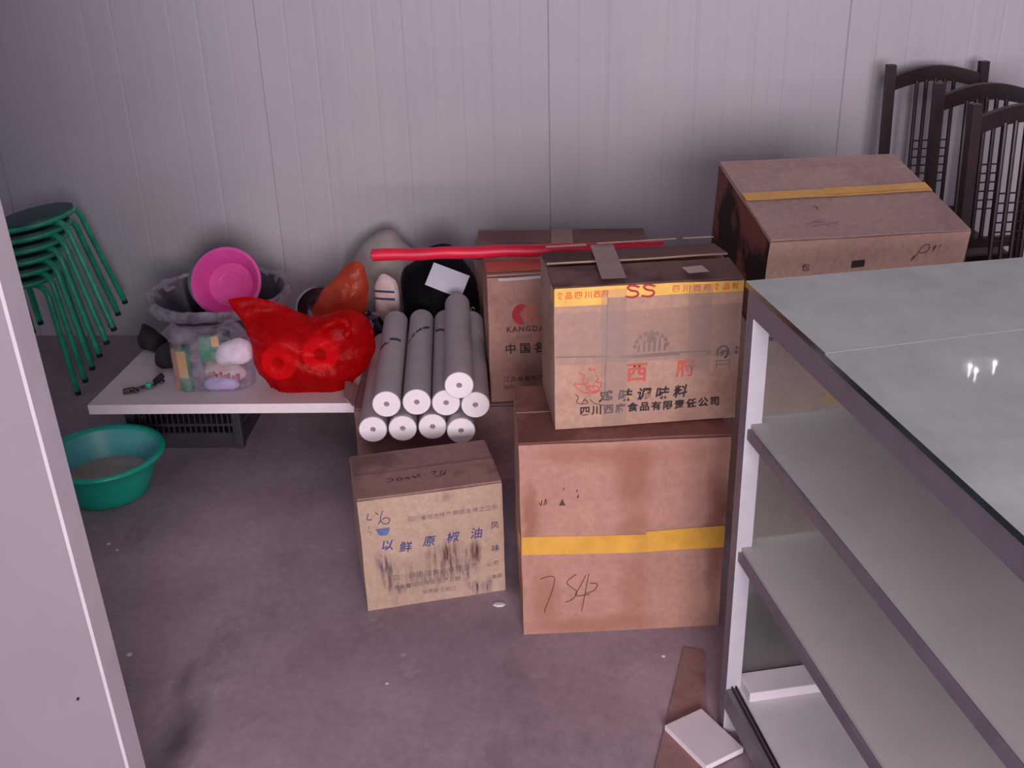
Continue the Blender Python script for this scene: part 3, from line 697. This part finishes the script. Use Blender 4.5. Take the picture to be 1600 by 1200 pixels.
# ================================================================ stools
def stool():
    root = empty('stool', (0, 0, 0)); h = .405
    m = MB(); m.lathe([(0, h), (.118, h), (.127, h - .003), (.128, h - .010), (.122, h - .014), (0, h - .014)], 40); m.build('seat', M['green_seat'], root, smooth=True)
    m = MB(); n = 40
    pts = [(.122 * math.cos(2 * math.pi * k / n), .122 * math.sin(2 * math.pi * k / n), h - .018) for k in range(n + 1)]
    m.tube(pts, .0098, 10, cap=False); m.build('seat_ring', M['green'], root, smooth=True)
    for k in range(4):
        a = R(-30 + 90 * k); path = []
        for (r_, z_) in ((.05, h - .030), (.115, h - .030), (.142, h - .033), (.157, h - .043), (.166, h - .062), (.170, h - .10), (.210, .012)):
            path.append((r_ * math.cos(a), r_ * math.sin(a), z_))
        m = MB(); m.tube(path, .0102, 10); lg = m.build('leg', M['green'], root, smooth=True)
        m = MB(); m.tube([(.2095 * math.cos(a), .2095 * math.sin(a), .016), (.2105 * math.cos(a), .2105 * math.sin(a), .0)], .0102, 10); m.build('rubber_foot', M['cap'], lg)
    return root
st = stool()
snames = ['lowest of the stack, its feet on the floor', 'second from the bottom of the stack', 'third from the bottom of the stack', 'third from the top of the stack', 'second from the top of the stack', 'topmost of the stack with its seat showing']
for i in range(6):
    o = st if i == 0 else copy_tree(st)
    ti = R(1.9 * i); zc = .405 + .0395 * i
    o.location = (-1.875 + .021 * i + .405 * math.sin(ti), 3.33, zc - .405 * math.cos(ti)); o.rotation_euler = (0, -ti, 0)
    tag(o, 'green metal stool, ' + snames[i], 'stool', 'stacked green stools')

# ================================================================ dark chairs
def chair():
    root = empty('chair', (0, 0, 0)); W = .335; H = .985; m_ = M['chair']; sd = .27
    lean = lambda z: .045 * max(0, (z - .42) / .56) ** 1.2
    def post(x):
        m = MB(); ring = []
        for z in (0, .2, .42, .56, .70, .84, H):
            y = lean(z) + (.03 * (1 - z / .42) if z < .42 else 0); ring.append((x, y, z))
        vs = []; fs = []
        for x_, y, z in ring:
            a = .0135; vs += [(x_ - a, y - a, z), (x_ + a, y - a, z), (x_ + a, y + a, z), (x_ - a, y + a, z)]
        for i in range(len(ring) - 1):
            for k in range(4): fs.append((4 * i + k, 4 * i + (k + 1) % 4, 4 * i + 4 + (k + 1) % 4, 4 * i + 4 + k))
        fs += [(3, 2, 1, 0), tuple(4 * (len(ring) - 1) + k for k in range(4))]
        m.raw(vs, fs); m.build('post', m_, root)
    post(.0165); post(W - .0165)
    # arched top rail
    m = MB(); vs = []; fs = []; n = 16
    for i in range(n + 1):
        t = i / n; x = .03 + (W - .06) * t; a = math.sin(math.pi * t); zt = H - .022 + .026 * a - .012; zb = H - .078 + .024 * a
        y = lean(H - .05) + .012 * a
        vs += [(x, y - .010, zb), (x, y - .010, zt), (x, y + .012, zt), (x, y + .012, zb)]
    for i in range(n):
        for k in range(4): fs.append((4 * i + k, 4 * i + (k + 1) % 4, 4 * i + 4 + (k + 1) % 4, 4 * i + 4 + k))
    fs += [(0, 1, 2, 3), (4 * n + 3, 4 * n + 2, 4 * n + 1, 4 * n)]
    m.raw(vs, fs); m.build('top_rail', m_, root)
    for k in range(5):
        x = W / 2 + (k - 2) * .030; a = math.sin(math.pi * (x - .03) / (W - .06))
        m = MB(); m.tube([(x, lean(z) + .004, z) for z in (.515, .6, .7, .8, H - .072 + .024 * a)], .0066, 8); m.build('slat', m_, root, smooth=True)
    for k in range(6):
        z = .612 + k * .0265; m = MB(); m.tube([(W / 2 - .062, lean(z) + .002, z), (W / 2 + .062, lean(z) + .002, z)], .0024, 6); m.build('rung', m_, root)
    bx('lower_rail', m_, root, .03, W - .03, lean(.51) - .008, lean(.51) + .010, .495, .525)
    m = MB(); m.box(-.006, W + .006, -sd, -.018, .425, .450, bev=.006); m.build('seat', m_, root)
    m = MB(); m.box(.012, W - .012, -sd + .012, -.018, .385, .4255); m.build('seat_frame', m_, root)
    for x in (.02, W - .02):
        m = MB(); m.box(x - .015, x + .015, -sd + .012, -sd + .042, 0, .386); m.build('leg', m_, root)
        m = MB(); m.tube([(x, -sd + .028, .17), (x, .015, .17)], .008, 8); m.build('stretcher', m_, root)
    return root
c0 = chair()
for i, (x, y, a, lb) in enumerate(((.985, 3.535, 7, 'dark mahogany chair nearest the wall, arched slatted back fully showing'),
                                   (1.035, 3.195, 9, 'dark mahogany chair in the middle of the row of three'),
                                   (1.035, 2.880, 10, 'dark mahogany chair nearest the camera, light catching its top rail'))):
    o = c0 if i == 0 else copy_tree(c0)
    o.location = (x, y, 0); o.rotation_euler = (0, 0, R(a)); tag(o, lb, 'chair', 'dark slatted chairs')

# ================================================================ board on crate
bd = MB(); P = [(-1.374, 2.655), (-.619, 2.668), (-.668, 3.36), (-1.345, 3.36)]
bd.raw([(x, y, .211) for x, y in P] + [(x, y, .240) for x, y in P], [(3, 2, 1, 0), (4, 5, 6, 7)] + [(i, (i + 1) % 4, 4 + (i + 1) % 4, 4 + i) for i in range(4)])
bo = bd.build('white_board', [M['board'], M['board_edge']])
for pl in bo.data.polygons:
    if abs(pl.normal.z) < .5: pl.material_index = 1
tag(bo, 'white rectangular board used as a low table, resting on a black crate', 'board')
cr = empty('plastic_crate', (-1.36, 2.835, 0), R(1), label='black plastic lattice crate under the white board', cat='crate')
cw, cd, ch = .35, .42, .210
for (x, y) in ((0, 0), (cw - .028, 0), (0, cd - .028), (cw - .028, cd - .028)):
    m = MB(); m.box(x, x + .028, y, y + .028, 0, ch, bev=.003); m.build('corner_post', M['crate'], cr)
for y in (.006, cd - .016):
    for z0, z1 in ((0.002, .052), (.075, .083), (.150, .160), (.196, .2095)): bx('rail', M['crate'], cr, .028, cw - .028, y, y + .010, z0, z1)
    for k in range(17):
        x = .040 + k * (cw - .08) / 16; bx('bar', M['crate'], cr, x - .002, x + .002, y + .002, y + .007, .052, .196)
for x in (.006, cw - .016):
    for z0, z1 in ((0.002, .052), (.075, .083), (.150, .160), (.196, .2095)): bx('rail', M['crate'], cr, x, x + .010, .028, cd - .028, z0, z1)
    for k in range(17):
        y = .040 + k * (cd - .08) / 16; bx('bar', M['crate'], cr, x + .002, x + .007, y - .002, y + .002, .052, .196)
bx('bottom', M['crate'], cr, .01, cw - .01, .01, cd - .01, 0.001, .008)

# ================================================================ teal basin
b_ = empty('basin', (-1.327, 2.588, 0), label='teal plastic basin of murky water on the floor in front of the crate', cat='basin')
m = MB(); m.lathe([(0, .004), (.095, .004), (.104, .0), (.110, .004), (.120, .03), (.140, .08), (.155, .118), (.166, .124), (.171, .121), (.171, .127), (.165, .131), (.152, .127), (.150, .122)], 60)
m.build('body', M['teal'], b_, smooth=True, angle=60)
m = MB(); m.lathe([(.1495, .122), (.135, .08), (.115, .03), (.104, .009), (0, .009)], 60); m.build('inner_wall', M['teal_in'], b_, smooth=True)
m = MB(); m.lathe([(0, .048), (.1215, .048)], 60); m.build('water', M['water'], b_)

# ================================================================ things on the board
Z = .2403
def inflate(name, mat, parent, outline, T, Y=0, n=48, rings=12, nz=.006, nscale=14, back=.8, seed=0, zmin=None, power=.6, fold=0, thick=None):
    """closed, crumpled, inflated body; outline = star-shaped loop (x,z) in the body's mid plane"""
    cx = sum(p[0] for p in outline) / len(outline); cz = sum(p[1] for p in outline) / len(outline)
    L = [Vector(p) for p in outline]; seg = []
    for i in range(len(L)):
        a, b = L[i], L[(i + 1) % len(L)]; k = max(2, int((b - a).length / .012))
        for j in range(k): seg.append(a.lerp(b, j / k))
    # light smoothing
    for _ in range(2): seg = [(seg[i - 1] + seg[i] * 2 + seg[(i + 1) % len(seg)]) / 4 for i in range(len(seg))]
    N = len(seg); m = MB(); b = m.b
    def pt(i, t, s):
        q = Vector((cx, cz)).lerp(seg[i], t); o = T * (max(0, 1 - t ** 2)) ** power * (1 if s < 0 else back) * (thick(q.x, q.y) if thick else 1)
        v = Vector((q.x, Y + s * o, q.y)); nv = noise.noise_vector(Vector((v.x * nscale + seed, v.y * nscale, v.z * nscale)))
        f = abs(noise.noise(Vector((v.x * nscale * .6 + 9, v.y * nscale * .6, v.z * nscale * 1.4 + seed)))) * fold
        v += Vector((nv.x * nz * .6, s * 0 + nv.y * nz * 1.6 * (1 if t < .99 else .4), nv.z * nz * .6)); v.y += f * (-s) + noise.noise(v * 55) * nz * .25
        if zmin is not None and v.z < zmin: v.z = zmin
        return v
    for s in (-1, 1):
        c = b.verts.new(pt(0, 0, s)); prev = None
        for r_ in range(1, rings + 1):
            t = r_ / rings; cur = [b.verts.new(pt(i, t, s if r_ < rings else -1 * 0 + (s if False else -1))) for i in range(N)]
            for i in range(N):
                j = (i + 1) % N
                if prev is None: b.faces.new((c, cur[i], cur[j]))
                else: b.faces.new((prev[i], cur[i], cur[j], prev[j]))
            prev = cur
    bmesh.ops.remove_doubles(b, verts=b.verts, dist=.0002)
    bmesh.ops.dissolve_degenerate(b, dist=.0001, edges=b.edges)
    return m.build(name, mat, parent, smooth=True, angle=50)
# big shallow aluminium basin with film over its rim
rt = empty('metal_basin', (-1.145, 3.215, Z), label='wide shallow aluminium basin on the board, crinkled film on its rim', cat='basin')
m = MB(); m.lathe([(0, .0), (.10, .0), (.108, .003), (.150, .045), (.188, .100), (.205, .128), (.217, .130), (.218, .134), (.204, .134), (.185, .104), (.147, .050), (.104, .007), (0, .005)], 64)
m.build('body', M['dull_steel'], rt, smooth=True)
m = MB(); n = 90; vs = []; fs = []
for i in range(n):
    a = 2 * math.pi * i / n; k = .5 + .5 * math.sin(a * 2 + 1.2)
    for j, (rr, zz) in enumerate(((.196, .120), (.208, .139), (.224, .139), (.229, .126), (.226, .112))):
        q = noise.noise(Vector((math.cos(a) * 6, math.sin(a) * 6, j * .7))) * .012
        vs.append(((rr + q) * math.cos(a), (rr + q) * math.sin(a), zz + q * .8 - (.0 if j < 3 else .015 * k)))
for i in range(n):
    for j in range(4): a = i * 5 + j; b2 = ((i + 1) % n) * 5 + j; fs.append((a, b2, b2 + 1, a + 1))
m.raw(vs, fs); m.build('plastic_film', M['rim_film'], rt, smooth=True, angle=60)
# grey bowl and pink basket leaning in it
def lean_bowl(root, loc, tilt, yawd): root.location = loc; root.rotation_euler = (R(tilt), 0, R(yawd))
gb = empty('plastic_bowl', label='grey-green plastic bowl tucked behind the pink basket', cat='bowl')
m = MB(); m.lathe([(0, 0), (.055, 0), (.062, .004), (.095, .055), (.108, .058), (.108, .062), (.093, .060), (.058, .008), (0, .006)], 48); m.build('body', M['greybowl'], gb, smooth=True)
lean_bowl(gb, (-1.175, 3.372, .345), 58, -6)
pk = empty('pink_basket', label='round pink plastic basket tipped on its side in the metal basin', cat='basket')
m = MB(); m.lathe([(0, 0), (.070, 0), (.074, .003), (.101, .060), (.104, .064), (.112, .064), (.113, .070), (.104, .072), (.098, .066), (.071, .006), (0, .004)], 56)
m.build('body', M['pink'], pk, smooth=True)
for k in range(22):   # raised ribs of the basket wall
    a = 2 * math.pi * k / 22; m = MB(); m.tube([(.0725 * math.cos(a), .0725 * math.sin(a), .010), (.0985 * math.cos(a), .0985 * math.sin(a), .062)], .0016, 5); m.build('rib', M['pink'], pk)
m = MB(); m.tube([(.040 * math.cos(t), .040 * math.sin(t), .005) for t in [2 * math.pi * i / 30 for i in range(31)]], .0016, 5, cap=False); m.build('base_ring', M['pink'], pk)
lean_bowl(pk, (-1.125, 3.275, .372), 62, 4)
# stainless bowl
sb = empty('steel_bowl', label='small shiny stainless steel bowl tipped up behind the red bag', cat='bowl')
m = MB(); m.lathe([(0, 0), (.030, 0), (.052, .014), (.066, .040), (.070, .054), (.074, .055), (.074, .058), (.068, .057), (.062, .040), (.049, .017), (.028, .004), (0, .003)], 48); m.build('body', M['steel'], sb, smooth=True)
lean_bowl(sb, (-.835, 3.262, .278), 52, 5)
# dark kettle
kt = empty('small_kettle', (-.634, 3.06, Z), R(90), label='small dark polished metal pot between red bag and paper rolls', cat='pot')
m = MB(); m.lathe([(0, 0), (.036, 0), (.046, .010), (.052, .040), (.048, .072), (.036, .092), (.034, .096), (0, .096)], 40); m.build('body', M['dark_steel'], kt, smooth=True)
m = MB(); m.lathe([(.033, .0965), (.030, .104), (.012, .112), (.005, .114), (.007, .122), (0, .126)], 32); m.build('lid', M['dark_steel'], kt, smooth=True)
m = MB(); m.tube([(-.046, 0, .04), (-.070, 0, .066), (-.082, 0, .092)], [.010, .007, .006], 10); m.build('spout', M['dark_steel'], kt, smooth=True)
# orange bag
ob = empty('orange_bag', (-.735, 3.125, Z), label='crumpled orange plastic bag peaking behind the red bag', cat='bag')
inflate('bag', M['orange_bag'], ob, [(-.055, -.02), (.055, -.02), (.07, .05), (.085, .14), (.092, .20), (.085, .250), (.062, .268), (.03, .25), (-.02, .20), (-.065, .150), (-.10, .10), (-.08, .05)], .040, nz=.010, nscale=22, zmin=.001, fold=.01)
# white packet with dark stripes
wp = empty('striped_packet', (-.600, 3.235, Z), R(-10), label='small cream packet with dark blue stripes beside the orange bag', cat='packet')
inflate('packet', M['pinkpack'], wp, [(-.05, 0), (.03, 0), (.035, .08), (.03, .16), (-.02, .185), (-.05, .14)], .022, nz=.004, zmin=.001)
for q in (.10, .125): bx('stripe', M['navy'], wp, -.042, .026, -.0245, -.0235, q, q + .006)

# red bag with a white paper roll inside
rb = empty('red_bag', (-.768, 2.785, Z), label='bulging red plastic carrier bag on the white board beside the paper rolls', cat='bag')
ol = [(-.214, .271), (-.17, .188), (-.149, .138), (-.156, .078), (-.135, .028), (-.095, -.028), (-.03, -.060), (.080, -.055), (.108, -.028), (.128, .017), (.177, .057), (.200, .117), (.201, .176), (.181, .215), (.150, .232), (.119, .234), (.08, .222), (.03, .212), (-.01, .222), (-.078, .262), (-.15, .272)]
inflate('bag', M['red_bag'], rb, ol, .095, nz=.011, nscale=15, rings=26, zmin=.001, fold=.022, power=.5, thick=lambda x, z: max(.22, min(1, (.27 - z) / .10)) if x < .04 else max(.45, min(1, (.27 - z) / .07)))
m = MB(); pts = []
for i in range(15):
    a = R(-35 + 250 * i / 14); pts.append((.108 + .032 * math.cos(a), -.060 + .014 * math.sin(a * 2), .196 + .026 * math.sin(a)))
m.tube(pts, [.011 + .003 * math.sin(i * 1.9) for i in range(15)], 10); m.build('handle', M['red_bag'], rb, smooth=True)
def tissue(x, y, z, rx, ry, rz, lb):
    o = empty('tissue_roll', label=lb, cat='paper roll')
    m = MB(); m.lathe([(.018, .0), (.050, 0), (.052, .004), (.052, .086), (.050, .09), (.018, .09)], 36, closed=True); m.build('paper', M['white_paper'], o, smooth=True)
    o.location = (x, y, z); o.rotation_euler = (R(rx), R(ry), R(rz)); return o
tissue(-.724, 2.828, .350, 86, 0, 4, 'white paper roll showing through the front of the red bag')
tissue(-.832, 2.832, .325, 88, 0, -6, 'white paper roll dimly showing in the left of the red bag')

# clear bag of packets
cbg = empty('clear_bag', (-1.052, 2.795, Z), label='clear plastic bag of small packets on the front of the white board', cat='bag')
inflate('bag', M['clear_bag'], cbg, [(-.108, -.03), (.02, -.035), (.095, -.02), (.13, .012), (.122, .045), (.128, .090), (.122, .150), (.095, .185), (.06, .200), (.03, .180), (-.03, .172), (-.105, .180), (-.112, .12), (-.108, .05)], .082, nz=.008, nscale=20, zmin=.001, fold=.012, power=.35, rings=18)
bx1 = empty('medicine_carton', (-1.118, 2.755, Z), R(-8), label='slim yellow and green packet standing at the left in the clear bag', cat='packet')
bx('body', M['green_pack'], bx1, -.014, .016, -.010, .012, .0015, .130, bev=.001); bx('yellow_panel', M['yel_pack'], bx1, -.0125, .0145, -.0116, -.0102, .042, .124)
bx('side_panel', M['tan_pack'], bx1, -.032, -.0145, -.004, .010, .0015, .128)
bx2 = empty('food_packet', (-1.035, 2.800, Z + .045), R(10), label='packet with green top and yellow corner in the middle of the clear bag', cat='packet')
bx('body', M['green_pack'], bx2, -.045, .012, -.012, .010, .03, .105, bev=.003); bx('yellow_panel', M['yel_pack'], bx2, -.008, .0125, -.0135, -.0122, .075, .107); bx('lower_panel', M['tan_pack'], bx2, -.030, .012, -.0135, .008, .0, .032)
pw = empty('wrapped_bundle', (-.985, 2.80, Z + .052), 0, label='white wrapped bundle at the upper right of the clear bag', cat='packet')
inflate('bundle', M['white_paper'], pw, [(-.055, .01), (.045, .012), (.062, .035), (.058, .08), (.02, .092), (-.04, .075), (-.06, .045)], .04, nz=.006, nscale=25, seed=4)
rpk = empty('patterned_packet', (-1.01, 2.782, Z + .020), R(-4), label='packet with a faded red pattern across the middle of the clear bag', cat='packet')
inflate('packet', M['pinkpack'], rpk, [(-.06, .0), (.055, .0), (.065, .03), (.05, .045), (-.055, .055), (-.068, .03)], .03, nz=.004, nscale=25, seed=6)
for k in range(9): bx('red_print', M['redpat'], rpk, -.052 + k * .012, -.046 + k * .012 + .002 * (k % 3), -.036, -.031, .026 - .001 * k, .040 - .002 * (k % 2) * 3 - .001 * k)
lp = empty('soft_packet', (-1.015, 2.757, Z), R(3), label='pale lilac soft packet lying at the bottom front of the clear bag', cat='packet')
inflate('packet', M['lilac'], lp, [(-.055, .0), (.045, .0), (.055, .022), (.03, .042), (-.03, .045), (-.06, .025)], .022, nz=.004, nscale=25, seed=8, zmin=.001)
# dark cloth scraps and small metal parts
rg = empty('black_cloth', (-1.215, 2.92, Z), R(20), label='crumpled black cloth scrap on the board left of the clear bag', cat='cloth')
inflate('cloth', M['black_rag'], rg, [(-.05, 0), (.05, 0), (.055, .03), (.03, .07), (-.01, .085), (-.045, .06), (-.055, .03)], .035, nz=.012, nscale=26, seed=3, zmin=.001)
rg = empty('black_cloth', (-1.335, 3.055, Z), R(-15), label='dark crumpled bag on the back left corner of the white board', cat='cloth')
inflate('cloth', M['black_rag'], rg, [(-.03, 0), (.05, 0), (.06, .03), (.02, .06), (-.02, .09), (-.04, .05)], .04, nz=.012, nscale=26, seed=5, zmin=.001)
kx = empty('metal_trinket', (-1.245, 2.745, Z), R(15), label='small dark metal chain with a teal bead at the board\'s front left', cat='trinket')
random.seed(3)
for i in range(9):
    t = i / 8; x = -.045 + .09 * t; y = .05 * t * t + .008 * math.sin(i * 2); 
    m = MB(); m.tube([(x + .009 * math.cos(a), y + .007 * math.sin(a), .005 + .004 * (i % 2)) for a in [2 * math.pi * k / 12 for k in range(13)]], .0028, 6, cap=False); m.build('link', M['silver'], kx)
m = MB(); m.box(-.056, -.036, -.010, .006, .0, .014, bev=.003); m.build('lock_body', M['silver'], kx)
m = MB(); m.box(.006, .022, .004, .018, .006, .020, bev=.004); m.build('bead', M['teal'], kx)
m = MB(); m.tube([(.03, .03, .012), (.05, .055, .02)], .009, 8); m.build('clasp', M['black_rag'], kx)

# ================================================================ behind: sack, black bag
sk = empty('sack', (-.655, 3.575, 0), label='beige woven sack with a folded peak against the wall behind the red tube', cat='sack')
inflate('sack', M['sack'], sk, [(-.15, 0), (.13, 0), (.15, .12), (.145, .26), (.125, .34), (.095, .385), (.055, .415), (.025, .462), (-.02, .463), (-.08, .425), (-.13, .36), (-.165, .27), (-.165, .12)], .14, nz=.014, nscale=9, zmin=.001, fold=.02)
bb = empty('black_bag', (-.428, 3.22, 0), label='large black bag standing on the floor behind the paper rolls', cat='bag')
inflate('bag', M['black_bag'], bb, [(-.12, -.05), (.11, -.05), (.118, .12), (.120, .34), (.112, .41), (.080, .455), (.055, .510), (.02, .525), (-.03, .518), (-.055, .49), (-.085, .462), (-.118, .445), (-.132, .40), (-.120, .12)], .12, nz=.008, nscale=8, zmin=.001, power=.4)
m = MB(); m.tube([(.105 + .006 * math.cos(a), -.085, .335 + .008 * math.sin(a)) for a in [R(t) for t in range(20, 330, 30)]], .0022, 6); m.build('buckle', M['alu_front'], bb)
nt = MB(); nt.raw([(-.058, 0, -.036), (.058, 0, -.036), (.060, 0, .040), (-.056, 0, .038), (-.058, .0012, -.036), (.058, .0012, -.036), (.060, .0012, .040), (-.056, .0012, .038)], [(0, 1, 2, 3), (7, 6, 5, 4), (0, 4, 5, 1), (1, 5, 6, 2), (2, 6, 7, 3), (3, 7, 4, 0)])
n_ = nt.build('paper_note', M['note']); n_.location = (-.392, 3.078, .452); n_.rotation_euler = (R(-32), R(24), R(2))
tag(n_, 'blank white square of paper lying on the black bag under the red tube', 'paper')

# unseen glowing shapes added high up to make the glints in the glass top
wl = empty('glint_emitter', (1.49, 3.742, 2.02), label='unseen added emitter above the chairs, making the bright glints in the glass top', cat='glint emitter')
bx('back_plate', M['white_tape'], wl, -.07, .07, -.012, .0, -.05, .02, bev=.003)
em = NT('glint_glow'); e_ = em.n('ShaderNodeEmission'); e_.inputs[0].default_value = (1, .96, .95, 1); e_.inputs[1].default_value = 26; em.l(e_.outputs[0], em.out.inputs[0])
for x_, z_ in ((-.042, .0), (-.018, .016), (.045, -.012)):
    m = MB(); m.lathe([(0, -.03), (.007, -.026), (.008, -.016), (.003, -.006), (.0025, .022), (0, .024)], 14); q_ = m.build('glint_bead', em.m, wl, smooth=True); q_.location = (x_, -.030, z_)
    m = MB(); m.tube([(x_, -.012, z_ + .02), (x_, -.030, z_ + .03)], .005, 8); m.build('glint_stem', M['trim'], wl)

# floor crumbs
for i, (x, y, s) in enumerate(((-.183, 2.078, .010), (-1.224, 2.32, .006), (-1.19, 2.291, .004), (-.405, 1.798, .004), (.189, 1.90, .005), (-1.0, 1.88, .007))):
    m = MB(); m.lathe([(0, 0), (s, 0.0004), (s * .8, s * .5), (0, s * .7)], 7); o = m.build('crumb', M['debris']); o.location = (x, y, 0); o.scale = (1.6 if i == 0 else 1, 1, .6)
    tag(o, ['elongated white scrap on the floor between the small box and the large box', 'white crumb on the floor below the teal basin', 'smaller white crumb just right of the one below the teal basin', 'tiny white crumb on the open floor in front of the small box', 'white crumb on the floor in front of the large box, by the case foot', 'white crumb on the floor near the left partition'][i], 'debris', 'white crumbs on the floor')
